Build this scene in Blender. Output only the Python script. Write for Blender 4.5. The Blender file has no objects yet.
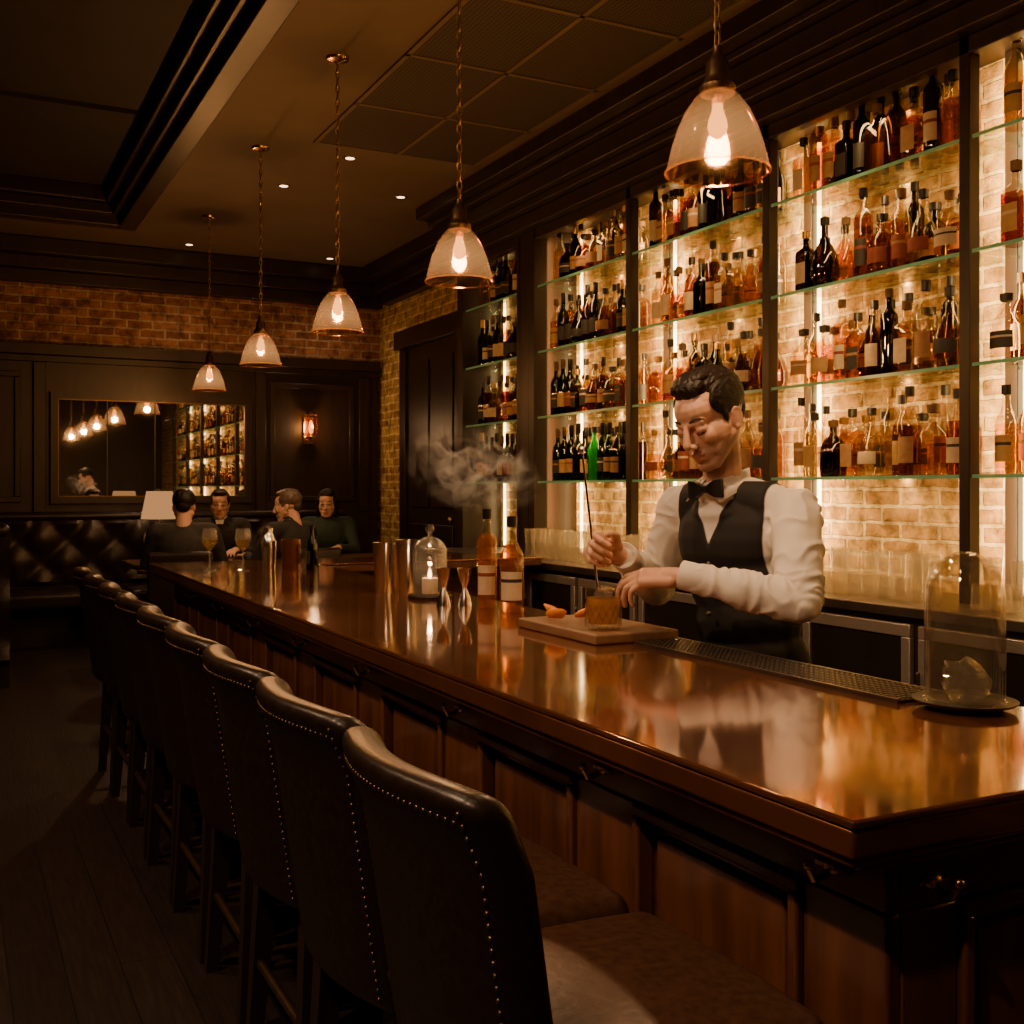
import bpy, math, random
from mathutils import Vector, Matrix, noise
random.seed(7)
D=bpy.data; SC=bpy.context.scene
V=Vector
# ------------------------------------------------------------------ materials
def nt(name):
    m=D.materials.new(name); m.use_nodes=True
    t=m.node_tree; t.nodes.clear()
    o=t.nodes.new('ShaderNodeOutputMaterial')
    return m,t,o
def ramp(t,fac,stops):
    r=t.nodes.new('ShaderNodeValToRGB')
    e=r.color_ramp.elements
    while len(e)<len(stops): e.new(.5)
    for k,(p,c) in enumerate(stops):
        e[k].position=p; e[k].color=(c[0],c[1],c[2],1)
    t.links.new(fac,r.inputs[0]); return r.outputs[0]
def P(name,c,c2=None,rough=.5,metal=0,scale=8,bump=0,stretch=(1,1,1),coat=0,spec=.5,rvar=0,sss=0,attr=None):
    m,t,o=nt(name)
    b=t.nodes.new('ShaderNodeBsdfPrincipled')
    tc=t.nodes.new('ShaderNodeTexCoord'); mp=t.nodes.new('ShaderNodeMapping')
    mp.inputs['Scale'].default_value=stretch
    n=t.nodes.new('ShaderNodeTexNoise'); n.inputs['Scale'].default_value=scale; n.inputs['Detail'].default_value=5
    t.links.new(tc.outputs['Object'],mp.inputs[0]); t.links.new(mp.outputs[0],n.inputs['Vector'])
    if c2 is None: c2=tuple(x*.7 for x in c)
    col=ramp(t,n.outputs[0],[(.3,c2),(.7,c)])
    if attr:
        for (an,ac,gain) in attr:
            at=t.nodes.new('ShaderNodeAttribute'); at.attribute_name=an
            src=at.outputs['Fac']
            if gain:
                g=t.nodes.new('ShaderNodeMath'); g.operation='MULTIPLY_ADD'; g.inputs[1].default_value=gain; g.inputs[2].default_value=.5; g.use_clamp=True
                t.links.new(src,g.inputs[0]); src=g.outputs[0]
            mx=t.nodes.new('ShaderNodeMix'); mx.data_type='RGBA'; mx.inputs[7].default_value=(*ac,1)
            t.links.new(src,mx.inputs[0]); t.links.new(col,mx.inputs[6]); col=mx.outputs[2]
    t.links.new(col,b.inputs['Base Color'])
    b.inputs['Roughness'].default_value=rough; b.inputs['Metallic'].default_value=metal
    b.inputs['Specular IOR Level'].default_value=spec
    b.inputs['Coat Weight'].default_value=coat; b.inputs['Coat Roughness'].default_value=.06
    if sss:
        b.inputs['Subsurface Weight'].default_value=sss; b.inputs['Subsurface Radius'].default_value=(.02,.008,.004)
    if rvar:
        mr=t.nodes.new('ShaderNodeMapRange'); mr.inputs['To Min'].default_value=rough-rvar; mr.inputs['To Max'].default_value=rough+rvar
        mr.inputs['From Min'].default_value=.3; mr.inputs['From Max'].default_value=.7
        t.links.new(n.outputs[0],mr.inputs[0]); t.links.new(mr.outputs[0],b.inputs['Roughness'])
    if bump:
        bp=t.nodes.new('ShaderNodeBump'); bp.inputs['Strength'].default_value=bump; bp.inputs['Distance'].default_value=.01
        t.links.new(n.outputs[0],bp.inputs['Height']); t.links.new(bp.outputs[0],b.inputs['Normal'])
    t.links.new(b.outputs[0],o.inputs[0])
    return m
def GL(name,c,base=.05,edge=.6,rough=.03,trans=0.0,glc=(1,1,1)):
    m,t,o=nt(name)
    tr=t.nodes.new('ShaderNodeBsdfTransparent'); tr.inputs[0].default_value=(*c,1)
    g=t.nodes.new('ShaderNodeBsdfGlossy'); g.inputs['Roughness'].default_value=rough; g.inputs['Color'].default_value=(*glc,1)
    lw=t.nodes.new('ShaderNodeLayerWeight'); lw.inputs[0].default_value=.35
    pw=t.nodes.new('ShaderNodeMath'); pw.operation='POWER'; pw.inputs[1].default_value=2.5
    t.links.new(lw.outputs['Facing'],pw.inputs[0])
    ma=t.nodes.new('ShaderNodeMath'); ma.operation='MULTIPLY_ADD'; ma.inputs[1].default_value=edge; ma.inputs[2].default_value=base
    t.links.new(pw.outputs[0],ma.inputs[0])
    mx=t.nodes.new('ShaderNodeMixShader')
    src=tr.outputs[0]
    if trans:
        tl=t.nodes.new('ShaderNodeBsdfTranslucent'); tl.inputs[0].default_value=(*c,1)
        m2=t.nodes.new('ShaderNodeMixShader'); m2.inputs[0].default_value=trans
        t.links.new(tr.outputs[0],m2.inputs[1]); t.links.new(tl.outputs[0],m2.inputs[2]); src=m2.outputs[0]
    t.links.new(ma.outputs[0],mx.inputs[0]); t.links.new(src,mx.inputs[1]); t.links.new(g.outputs[0],mx.inputs[2])
    t.links.new(mx.outputs[0],o.inputs[0]); return m
def EM(name,c,s):
    m,t,o=nt(name); e=t.nodes.new('ShaderNodeEmission'); e.inputs[0].default_value=(*c,1); e.inputs[1].default_value=s
    t.links.new(e.outputs[0],o.inputs[0]); return m
def BRICK(name,axis,c1,c2,mort,rough=.9,w=.225,h=.078):
    m,t,o=nt(name); b=t.nodes.new('ShaderNodeBsdfPrincipled'); b.inputs['Roughness'].default_value=rough; b.inputs['Specular IOR Level'].default_value=.2
    tc=t.nodes.new('ShaderNodeTexCoord'); sp=t.nodes.new('ShaderNodeSeparateXYZ'); cb=t.nodes.new('ShaderNodeCombineXYZ')
    t.links.new(tc.outputs['Object'],sp.inputs[0]); t.links.new(sp.outputs[axis],cb.inputs[0]); t.links.new(sp.outputs[2],cb.inputs[1])
    nz=t.nodes.new('ShaderNodeTexNoise'); nz.inputs['Scale'].default_value=11; nz.inputs['Detail'].default_value=7; nz.inputs['Roughness'].default_value=.62
    t.links.new(tc.outputs['Object'],nz.inputs['Vector'])
    ad=t.nodes.new('ShaderNodeVectorMath'); ad.operation='MULTIPLY_ADD'; ad.inputs[1].default_value=(.026,.026,0)
    t.links.new(nz.outputs['Color'],ad.inputs[0]); t.links.new(cb.outputs[0],ad.inputs[2])
    br=t.nodes.new('ShaderNodeTexBrick'); br.inputs['Scale'].default_value=1; br.inputs['Brick Width'].default_value=w; br.inputs['Row Height'].default_value=h
    br.inputs['Mortar Size'].default_value=.011; br.inputs['Mortar Smooth'].default_value=.3; br.inputs['Bias'].default_value=0
    br.inputs['Color1'].default_value=(*c1,1); br.inputs['Color2'].default_value=(*c2,1); br.inputs['Mortar'].default_value=(*mort,1)
    t.links.new(ad.outputs[0],br.inputs[0])
    mx=t.nodes.new('ShaderNodeMix'); mx.data_type='RGBA'; mx.blend_type='MULTIPLY'; mx.inputs[0].default_value=.9
    col=ramp(t,nz.outputs[0],[(.34,(.30,.26,.22)),(.60,(1.15,1.12,1.05))])
    t.links.new(br.outputs[0],mx.inputs[6]); t.links.new(col,mx.inputs[7]); t.links.new(mx.outputs[2],b.inputs['Base Color'])
    iv=t.nodes.new('ShaderNodeMath'); iv.operation='MULTIPLY_ADD'; iv.inputs[1].default_value=-1; t.links.new(br.outputs[1],iv.inputs[0]); 
    n2=t.nodes.new('ShaderNodeMath'); n2.operation='MULTIPLY'; n2.inputs[1].default_value=1.3; t.links.new(nz.outputs[0],n2.inputs[0]); t.links.new(n2.outputs[0],iv.inputs[2])
    bp=t.nodes.new('ShaderNodeBump'); bp.inputs['Strength'].default_value=1; bp.inputs['Distance'].default_value=.03
    t.links.new(iv.outputs[0],bp.inputs['Height']); t.links.new(bp.outputs[0],b.inputs['Normal'])
    t.links.new(b.outputs[0],o.inputs[0]); return m
def PLANK(name):
    m,t,o=nt(name); b=t.nodes.new('ShaderNodeBsdfPrincipled'); b.inputs['Roughness'].default_value=.5
    tc=t.nodes.new('ShaderNodeTexCoord'); mp=t.nodes.new('ShaderNodeMapping'); mp.inputs['Rotation'].default_value=(0,0,math.radians(90))
    t.links.new(tc.outputs['Object'],mp.inputs[0])
    br=t.nodes.new('ShaderNodeTexBrick'); br.inputs['Scale'].default_value=1; br.inputs['Brick Width'].default_value=1.6; br.inputs['Row Height'].default_value=.14
    br.inputs['Mortar Size'].default_value=.002; br.inputs['Color1'].default_value=(.026,.015,.010,1); br.inputs['Color2'].default_value=(.016,.009,.0065,1); br.inputs['Mortar'].default_value=(.004,.003,.002,1)
    t.links.new(mp.outputs[0],br.inputs[0])
    n=t.nodes.new('ShaderNodeTexNoise'); n.inputs['Scale'].default_value=6; n.inputs['Detail'].default_value=6
    m2=t.nodes.new('ShaderNodeMapping'); m2.inputs['Scale'].default_value=(12,1,1); t.links.new(tc.outputs['Object'],m2.inputs[0]); t.links.new(m2.outputs[0],n.inputs[0])
    mx=t.nodes.new('ShaderNodeMix'); mx.data_type='RGBA'; mx.blend_type='MULTIPLY'; mx.inputs[0].default_value=.8
    t.links.new(br.outputs[0],mx.inputs[6]); t.links.new(ramp(t,n.outputs[0],[(.3,(.5,.5,.5)),(.7,(1.2,1.15,1.1))]),mx.inputs[7]); t.links.new(mx.outputs[2],b.inputs['Base Color'])
    bp=t.nodes.new('ShaderNodeBump'); bp.inputs['Strength'].default_value=.3; bp.inputs['Distance'].default_value=.004
    t.links.new(n.outputs[0],bp.inputs['Height']); t.links.new(bp.outputs[0],b.inputs['Normal']); t.links.new(b.outputs[0],o.inputs[0]); return m

wood=P('dark_walnut',(.15,.054,.024),(.07,.026,.013),.28,scale=5,stretch=(4,4,.6),bump=.04,coat=.3)
woodH=P('walnut_horizontal',(.15,.054,.024),(.07,.026,.013),.28,scale=5,stretch=(4,.5,6),bump=.04,coat=.3)
woodD=P('blackened_wood',(.030,.016,.010),(.016,.009,.006),.4,scale=5,stretch=(3,3,.6),bump=.04)
ceilm=P('ceiling_paint_brown',(.145,.10,.065),(.12,.082,.052),.7,scale=3)
ceild=P('ceiling_dark_panel',(.028,.021,.016),(.02,.015,.011),.7,scale=3)
copper=P('copper_bar_top',(.44,.175,.068),(.24,.088,.036),.10,metal=.72,scale=2.6,bump=.012,coat=.6,rvar=.04)
copperE=P('copper_edge',(.30,.115,.048),(.18,.065,.028),.22,metal=.7,scale=4,bump=.04,coat=.3)
leather=P('black_brown_leather',(.024,.013,.009),(.013,.007,.005),.34,scale=60,bump=.10,spec=.5)
leatherS=P('seat_brown_leather',(.085,.038,.020),(.05,.022,.012),.40,scale=60,bump=.10,spec=.4)
brass=P('aged_brass',(.78,.50,.20),(.55,.33,.12),.25,metal=1,scale=20)
bronze=P('dark_bronze',(.20,.12,.06),(.12,.07,.03),.38,metal=.9,scale=20)
nailm=P('nailhead_bronze',(.22,.14,.07),(.15,.09,.045),.4,metal=.9,scale=20)
steel=P('brushed_steel',(.86,.82,.77),(.76,.71,.66),.18,metal=1,scale=20,stretch=(1,1,12))
steelF=P('fridge_steel',(.55,.48,.41),(.45,.39,.33),.35,metal=.75,scale=20,stretch=(1,1,12))
steelD=P('dark_steel',(.22,.18,.15),(.15,.12,.10),.35,metal=.9,scale=10)
black=P('black_rubber',(.012,.011,.010),(.008,.007,.007),.5,scale=30)
blackg=P('fridge_dark_glass',(.02,.016,.013),(.015,.012,.010),.12,scale=3)
cutwood=P('board_maple',(.26,.15,.08),(.18,.10,.05),.5,scale=6,stretch=(6,1,6),bump=.05)
orange=P('orange_peel',(.98,.36,.03),(.88,.26,.02),.45,scale=60,bump=.2)
paper=P('label_cream',(.60,.48,.32),(.5,.38,.24),.8,scale=30)
labT=P('label_tan',(.38,.21,.10),(.28,.15,.07),.8,scale=30)
labK=P('label_black',(.03,.025,.02),(.02,.017,.014),.6,scale=30)
labR=P('label_red',(.24,.05,.03),(.18,.035,.02),.7,scale=30)
labO=P('label_ochre',(.48,.30,.12),(.38,.22,.09),.7,scale=30)
capK=P('cap_black',(.015,.012,.01),None,.35)
capW=P('cap_cork',(.20,.11,.055),None,.7,scale=40)
capG=P('cap_gold',(.6,.38,.14),None,.3,metal=1)
clear=GL('clear_glass',(.95,.94,.91),.07,.95)
tumG=GL('tumbler_glass',(.90,.87,.80),.12,1.0,rough=.06,trans=.18)
domeG=GL('dome_glass',(.92,.90,.86),.08,1.0,rough=.03,trans=.02)
clearB=GL('bottle_clear',(.86,.80,.68),.06,.7)
shadeG=GL('pendant_glass',(.95,.74,.48),.06,.6,rough=.10,trans=.012,glc=(1,.60,.30))
amber=GL('whiskey_amber',(.80,.56,.26),.05,.4,trans=.03)
amberD=GL('bourbon_deep',(.56,.31,.13),.05,.4,trans=.03)
amberL=GL('rum_gold',(.90,.74,.44),.05,.4,trans=.03)
amberT=GL('whiskey_in_bar_bottle',(.86,.50,.20),.08,.7,trans=.12)
redL=GL('liqueur_red',(.40,.14,.07),.05,.4,trans=.03)
darkL=GL('dark_liqueur',(.09,.045,.025),.08,.5)
greenL=GL('green_bottle',(.08,.15,.05),.07,.5,trans=.03)
greenB=GL('green_bright',(.10,.8,.10),.05,.3,trans=.3)
shelfG=GL('shelf_glass',(.84,.93,.88),.06,.5)
shelfE=P('shelf_glass_edge',(.24,.58,.42),(.16,.44,.31),.15,scale=4)
iceM=GL('ice',(.95,.95,.95),.20,1.0,rough=.04,trans=.10)
brickS=BRICK('brick_side',1,(.60,.42,.17),(.40,.24,.09),(.72,.58,.32))
brickB=BRICK('brick_back',0,(.40,.20,.11),(.22,.10,.06),(.45,.34,.24))
plank=PLANK('dark_oak_planks')
mirr=P('mirror_silver',(.65,.62,.58),(.64,.61,.57),.02,metal=1)
bulbg=EM('filament_glow',(1,.50,.14),60)
led=EM('led_strip',(1,.66,.26),18)
dl=EM('downlight_or_fill_lens',(1,.66,.36),5)
flame=EM('candle_flame',(1,.62,.28),14)
wax=P('candle_wax',(.85,.72,.58),None,.5,sss=.3)
fabricL=EM('lamp_shade_glow',(1,.46,.17),.6)
skin=P('skin',(.72,.43,.29),(.64,.36,.24),.48,scale=20,sss=.1,attr=[('beard',(.15,.095,.07),0),('lipmask',(.46,.18,.13),0)])
hairD=P('hair_dark_brown',(.014,.008,.005),(.006,.004,.003),.5,scale=60,stretch=(1,1,3),bump=.3,spec=.35)
browM=P('brow_brown',(.05,.027,.017),None,.7)
hairB=P('hair_grey_brown',(.12,.08,.05),(.07,.045,.03),.5,scale=40,bump=.4)
shirt=P('white_shirt_cotton',(.84,.79,.71),(.78,.72,.64),.8,scale=7,bump=.2)
cloth=P('shirt_and_vest_cloth',(.84,.79,.71),(.78,.72,.64),.8,scale=7,bump=.2,attr=[('vest',(.012,.011,.011),260)])
trous=P('black_trousers',(.012,.011,.011),None,.85,scale=30)
suit1=P('dark_suit',(.045,.04,.038),(.03,.027,.026),.85,scale=30)
suit2=P('charcoal_suit',(.022,.02,.02),None,.85,scale=30)
suit3=P('green_dress',(.025,.045,.03),None,.8,scale=30)
eyeW=P('eye_white',(.7,.66,.6),None,.2)
eyeD=P('iris_dark',(.03,.015,.01),None,.2)
brassD=P('chain_brass',(.62,.40,.18),(.42,.26,.11),.35,metal=.9)
bulbGlass=EM('bulb_warm_glass',(1,.40,.08),3)

# ------------------------------------------------------------------ mesh builder
class MB:
    def __init__(s): s.v=[];s.f=[];s.m=[];s.s=[]
    def add(s,vs,fs,m,smooth=False):
        o=len(s.v); s.v.extend(vs)
        for k,f in enumerate(fs):
            s.f.append(tuple(i+o for i in f)); s.m.append(m[k] if isinstance(m,list) else m); s.s.append(smooth)
    def box(s,x0,x1,y0,y1,z0,z1,m,M=None):
        vs=[V((x,y,z)) for z in (z0,z1) for y in (y0,y1) for x in (x0,x1)]
        if M: vs=[M@v for v in vs]
        s.add([tuple(v) for v in vs],[(0,2,3,1),(4,5,7,6),(0,1,5,4),(2,6,7,3),(0,4,6,2),(1,3,7,5)],m)
    def lathe(s,prof,c=(0,0,0),seg=20,m=None,M=None,mf=None,ph=0):
        vs=[];rings=[]
        for p in prof:
            r,z=p[0],p[1]; sq=p[2] if len(p)>2 else 0
            if r<1e-6: rings.append([len(vs)]); vs.append(V((0,0,z)))
            else:
                R=[]
                for j in range(seg):
                    a=2*math.pi*j/seg+ph; ca,sa=math.cos(a),math.sin(a)
                    k=1
                    if sq: 
                        k=(abs(ca)**8+abs(sa)**8)**(-1/8.); k=1+(k-1)*sq
                    R.append(len(vs)); vs.append(V((r*ca*k,r*sa*k,z)))
                rings.append(R)
        fs=[];ms=[]
        for i in range(len(rings)-1):
            A,B=rings[i],rings[i+1]
            for j in range(seg):
                j2=(j+1)%seg
                if len(A)==1 and len(B)==1: continue
                if len(A)==1: fs.append((A[0],B[j2],B[j]))
                elif len(B)==1: fs.append((A[j],A[j2],B[0]))
                else: fs.append((A[j],A[j2],B[j2],B[j]))
                ms.append(mf(i,2*math.pi*(j+.5)/seg+ph) if mf else m)
        c=V(c)
        if M: vs=[M@v+c for v in vs]
        else: vs=[v+c for v in vs]
        s.add([tuple(v) for v in vs],fs,ms,True)
    def ell(s,c,r,m,R=None,seg=18,n=10,M=None):
        prof=[(math.sin(math.pi*i/n) if 0<i<n else 0,-math.cos(math.pi*i/n)) for i in range(n+1)]
        T=Matrix.Translation(V(c))@(R.to_4x4() if R else Matrix.Identity(4))@Matrix.Diagonal((r[0],r[1],r[2],1))
        if M: T=M@T
        s.lathe(prof,seg=seg,m=m,M=T)
    def cap(s,p,q,r1,r2,m=None,seg=16,M=None,k=5,flat=(1,1),hint=None):
        p,q=V(p),V(q); d=q-p; L=d.length
        z=d.normalized(); h=V(hint) if hint else (V((0,0,1)) if abs(z.z)<.9 else V((1,0,0)))
        x=(h-z*h.dot(z)).normalized(); y=z.cross(x)
        R=Matrix((x,y,z)).transposed().to_4x4()
        prof=[(r1*math.cos(a) if i else 0,r1*math.sin(a)) for i,a in enumerate([-math.pi/2+math.pi/2*t/k for t in range(k+1)])]
        prof+=[(r2*math.cos(a) if t<k else 0,L+r2*math.sin(a)) for t,a in [(t,math.pi/2*t/k) for t in range(k+1)]]
        T=Matrix.Translation(p)@R@Matrix.Diagonal((flat[0],flat[1],1,1))
        if M: T=M@T
        s.lathe(prof,seg=seg,m=m,M=T)
    def tube(s,pts,r,m,seg=8,closed=False):
        pts=[V(p) for p in pts]; n=len(pts)
        if not isinstance(r,(list,tuple)): r=[r]*n
        t0=(pts[1]-pts[0]).normalized(); h=V((0,0,1)) if abs(t0.z)<.9 else V((1,0,0))
        nrm=(h-t0*h.dot(t0)).normalized(); vs=[]
        for i in range(n):
            if closed: t=(pts[(i+1)%n]-pts[i-1]).normalized()
            else: t=(pts[min(i+1,n-1)]-pts[max(i-1,0)]).normalized()
            nrm=(nrm-t*nrm.dot(t)).normalized(); b=t.cross(nrm)
            for j in range(seg):
                a=2*math.pi*j/seg; vs.append(tuple(pts[i]+(nrm*math.cos(a)+b*math.sin(a))*r[i]))
        fs=[]
        for i in range(n if closed else n-1):
            i2=(i+1)%n
            for j in range(seg):
                j2=(j+1)%seg; fs.append((i*seg+j,i*seg+j2,i2*seg+j2,i2*seg+j))
        if not closed:
            fs.append(tuple(reversed(range(seg)))); fs.append(tuple((n-1)*seg+j for j in range(seg)))
        s.add(vs,fs,m,True)
    def rbox(s,c,h,r,m,nin=4,nc=3,fn=None,M=None):
        def co(hh):
            i=hh-r; T=[r*math.tan(math.pi/4*t/nc) for t in range(1,nc+1)]
            return [-(i+x) for x in reversed(T)]+[-i+2*i*k/nin for k in range(nin+1)]+[i+x for x in T]
        cs=[co(h[0]),co(h[1]),co(h[2])]; key={};vs=[];fs=[]
        def vid(q):
            i=V([max(-(h[k]-r),min(h[k]-r,q[k])) for k in range(3)]); d=V(q)-i
            p=i+d.normalized()*r if d.length>1e-9 else V(q)
            k=(round(p.x,6),round(p.y,6),round(p.z,6))
            if k not in key:
                key[k]=len(vs); w=fn(p) if fn else p; w=w+V(c)
                if M: w=M@w
                vs.append(tuple(w))
            return key[k]
        for a in range(3):
            b,cc=(a+1)%3,(a+2)%3
            for sg in (-1,1):
                for i in range(len(cs[b])-1):
                    for j in range(len(cs[cc])-1):
                        qs=[]
                        for (u,w) in ((i,j),(i+1,j),(i+1,j+1),(i,j+1)):
                            q=[0,0,0]; q[a]=sg*h[a]; q[b]=cs[b][u]; q[cc]=cs[cc][w]; qs.append(vid(q))
                        if sg<0: qs.reverse()
                        if len(set(qs))>2: fs.append(tuple(dict.fromkeys(qs)))
        s.add(vs,fs,m,True)
    def mesh(s,name,sharp=45):
        me=D.meshes.new(name); me.from_pydata([tuple(v) for v in s.v],[],s.f)
        ml=[]; 
        for m in s.m:
            if m not in ml: ml.append(m)
        for m in ml: 
            if m: me.materials.append(m)
        ix={m:i for i,m in enumerate(ml)}
        me.polygons.foreach_set('material_index',[ix[m] for m in s.m])
        me.polygons.foreach_set('use_smooth',s.s)
        me.update()
        try: me.set_sharp_from_angle(angle=math.radians(sharp))
        except Exception: pass
        return me
    def obj(s,name,parent=None,bevel=0,sharp=45):
        o=D.objects.new(name,s.mesh(name,sharp)); SC.collection.objects.link(o)
        if parent: o.parent=parent
        if bevel:
            b=o.modifiers.new('bevel','BEVEL'); b.width=bevel; b.segments=2; b.limit_method='ANGLE'; b.angle_limit=math.radians(50)
        return o
def empty(name,loc=(0,0,0)):
    e=D.objects.new(name,None); e.empty_display_size=.1; e.location=loc; SC.collection.objects.link(e); return e
def remesh(mb,name,vox,it,mat,parent=None,fac=.5,disp=None):
    me=D.meshes.new('tmp'); me.from_pydata([tuple(v) for v in mb.v],[],mb.f)
    o=D.objects.new('tmp',me); SC.collection.objects.link(o)
    r=o.modifiers.new('r','REMESH'); r.mode='VOXEL'; r.voxel_size=vox; r.use_smooth_shade=True
    sm=o.modifiers.new('s','SMOOTH'); sm.factor=fac; sm.iterations=it
    dg=bpy.context.evaluated_depsgraph_get(); dg.update()
    ev=o.evaluated_get(dg); m2=D.meshes.new_from_object(ev)
    D.objects.remove(o); m2.name=name
    m2.materials.clear()
    for m in (mat if isinstance(mat,list) else [mat]): m2.materials.append(m)
    if disp:
        ns=[v.normal.copy() for v in m2.vertices]
        for v,n in zip(m2.vertices,ns): v.co+=n*disp(v.co,n)
    for p in m2.polygons: p.use_smooth=True
    ob=D.objects.new(name,m2); SC.collection.objects.link(ob)
    if parent: ob.parent=parent
    return ob
def one(name,x0,x1,y0,y1,z0,z1,m,bevel=0):
    b=MB(); b.box(x0,x1,y0,y1,z0,z1,m); return b.obj(name,bevel=bevel)

# ------------------------------------------------------------------ room
XW=3.9; YB=10.6; ZC=3.5
one('floor',-3,XW+.1,-2.5,YB+.1,-.1,0,plank)
one('wall_right',XW,XW+.12,-2.5,YB,0,3.8,brickS)
one('wall_left',-3.12,-3,-2.5,YB,0,3.8,woodD)
one('wall_front',-3,XW,-2.62,-2.5,0,3.8,woodD)
b=MB(); b.box(-3,XW,YB,YB+.12,0,3.8,brickB); b.obj('wall_back')
b=MB()
b.box(1.28,XW,-2.5,YB,ZC,ZC+.3,ceilm); b.box(-3,1.28,9.4,YB,ZC,ZC+.3,ceilm); b.box(-3,1.28,-2.5,9.4,ZC+.22,ZC+.3,ceild)
for i in range(6):
    for j in range(3):
        b.box(-2.9+j*1.35,-1.65+j*1.35,-2.2+i*1.9,-.4+i*1.9,ZC+.19,ZC+.22,ceild)
b.obj('ceiling')
b=MB()
for k,(dx,dz,h) in enumerate(((0,-.06,.10),(-.06,.02,.08),(-.12,.10,.12))):
    b.box(1.22+dx,1.36+dx,-2.5,9.48-dx*-1,ZC+dz,ZC+dz+h,woodD); b.box(-3,1.22+dx,9.34+dx,9.48+dx,ZC+dz,ZC+dz+h,woodD)
b.obj('trim_1',bevel=.008)
b=MB()
for (x,z0,z1) in ((3.5,3.10,3.20),(3.44,3.20,3.25),(3.38,3.25,3.36),(3.32,3.36,3.40),(3.22,3.40,3.495)):
    b.box(x,XW-.001,-2.49,7.95,z0,z1,woodD)
b.obj('trim_2',bevel=.008)
b=MB()
for (y,z0,z1) in ((10.5,3.14,3.25),(10.42,3.25,3.36),(10.3,3.36,3.495)):
    b.box(-2.99,XW-.001,y,YB-.001,z0,z1,woodD)
for (x,z0,z1) in ((3.8,3.14,3.25),(3.72,3.25,3.36),(3.6,3.36,3.495)):
    b.box(x,XW-.001,7.96,10.29,z0,z1,woodD)
b.obj('trim_3',bevel=.008)
m,t,o=nt('perforated_tile'); bs=t.nodes.new('ShaderNodeBsdfPrincipled'); tc=t.nodes.new('ShaderNodeTexCoord'); vo=t.nodes.new('ShaderNodeTexVoronoi'); vo.inputs['Scale'].default_value=45; vo.inputs['Randomness'].default_value=0
t.links.new(tc.outputs['Object'],vo.inputs['Vector']); t.links.new(ramp(t,vo.outputs['Distance'],[(.25,(.006,.004,.003)),(.35,(.06,.042,.028))]),bs.inputs['Base Color']); bs.inputs['Roughness'].default_value=.8; t.links.new(bs.outputs[0],o.inputs[0]); perf=m
b=MB()
for i in range(2):
    for j in range(7):
        x0=2.04+i*.55; y0=6.7-.78*(j+1)
        b.box(x0+.015,x0+.535,y0+.015,y0+.765,ZC-.008,ZC,perf)
for i in range(3): b.box(2.03+i*.55,2.055+i*.55,6.7-.78*7,6.7,ZC-.014,ZC,ceilm)
for j in range(8): b.box(2.03,3.155,6.7-.78*j-.012,6.7-.78*j+.012,ZC-.014,ZC,ceilm)
b.obj('ceiling_vent_grille')
b=MB()
b.box(-2.99,3.86,10.54,YB-.001,0,2.52,woodD); b.box(-2.99,3.86,10.46,YB-.001,2.50,2.60,woodD); b.box(-2.99,3.86,10.50,YB-.001,2.44,2.5,woodD)
for (x0,x1) in ((-2.6,-1.5),(-1.3,-.3),(-.15,.55),(2.75,3.6)):
    for (a0,a1,c0,c1) in ((x0,x1,2.30,2.35),(x0,x1,1.2,1.25),(x0,x0+.05,1.25,2.3),(x1-.05,x1,1.25,2.3)):
        b.box(a0,a1,10.51,10.54,c0,c1,woodD)
for x in (-.25,.7,2.66,3.7): b.box(x-.05,x+.05,10.5,10.54,1.1,2.44,woodD)
b.obj('wainscot_paneling',bevel=.006)
b=MB(); x0,x1,z0,z1=.85,2.51,1.25,2.12
b.box(x0,x1,10.515,10.53,z0,z1,mirr)
for (a0,a1,c0,c1) in ((x0-.06,x1+.06,z1,z1+.06),(x0-.06,x1+.06,z0-.06,z0),(x0-.06,x0,z0,z1),(x1,x1+.06,z0,z1)): b.box(a0,a1,10.48,10.535,c0,c1,woodD)
for (a0,a1,c0,c1) in ((x0,x1,z1-.008,z1),(x0,x1,z0,z0+.008),(x0,x0+.008,z0,z1),(x1-.008,x1,z0,z1)): b.box(a0,a1,10.495,10.52,c0,c1,bronze)
for k in range(1,4): b.box(x0+(x1-x0)*k/4-.004,x0+(x1-x0)*k/4+.004,10.508,10.52,z0,z1,woodD)
b.obj('wall_mirror')
b=MB()
b.box(3.84,3.897,8.45,8.6,0,2.65,woodD); b.box(3.84,3.897,9.75,9.9,0,2.65,woodD); b.box(3.80,3.897,8.4,9.95,2.65,2.82,woodD)
b.box(3.87,3.897,8.6,9.75,.0,2.65,woodD)
for (a,c) in ((.2,1.0),(1.15,2.5)):
    for y0 in (8.68,9.22): b.box(3.855,3.872,y0,y0+.45,a,c,woodD)
b.ell((3.84,8.68,1.05),(.03,.03,.03),brass)
b.obj('door_1',bevel=.006)
b=MB(); b.box(3.86,3.897,9.96,10.45,0,.14,woodD); b.box(3.86,3.897,7.96,8.39,0,.14,woodD); b.obj('baseboard_right')

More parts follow.
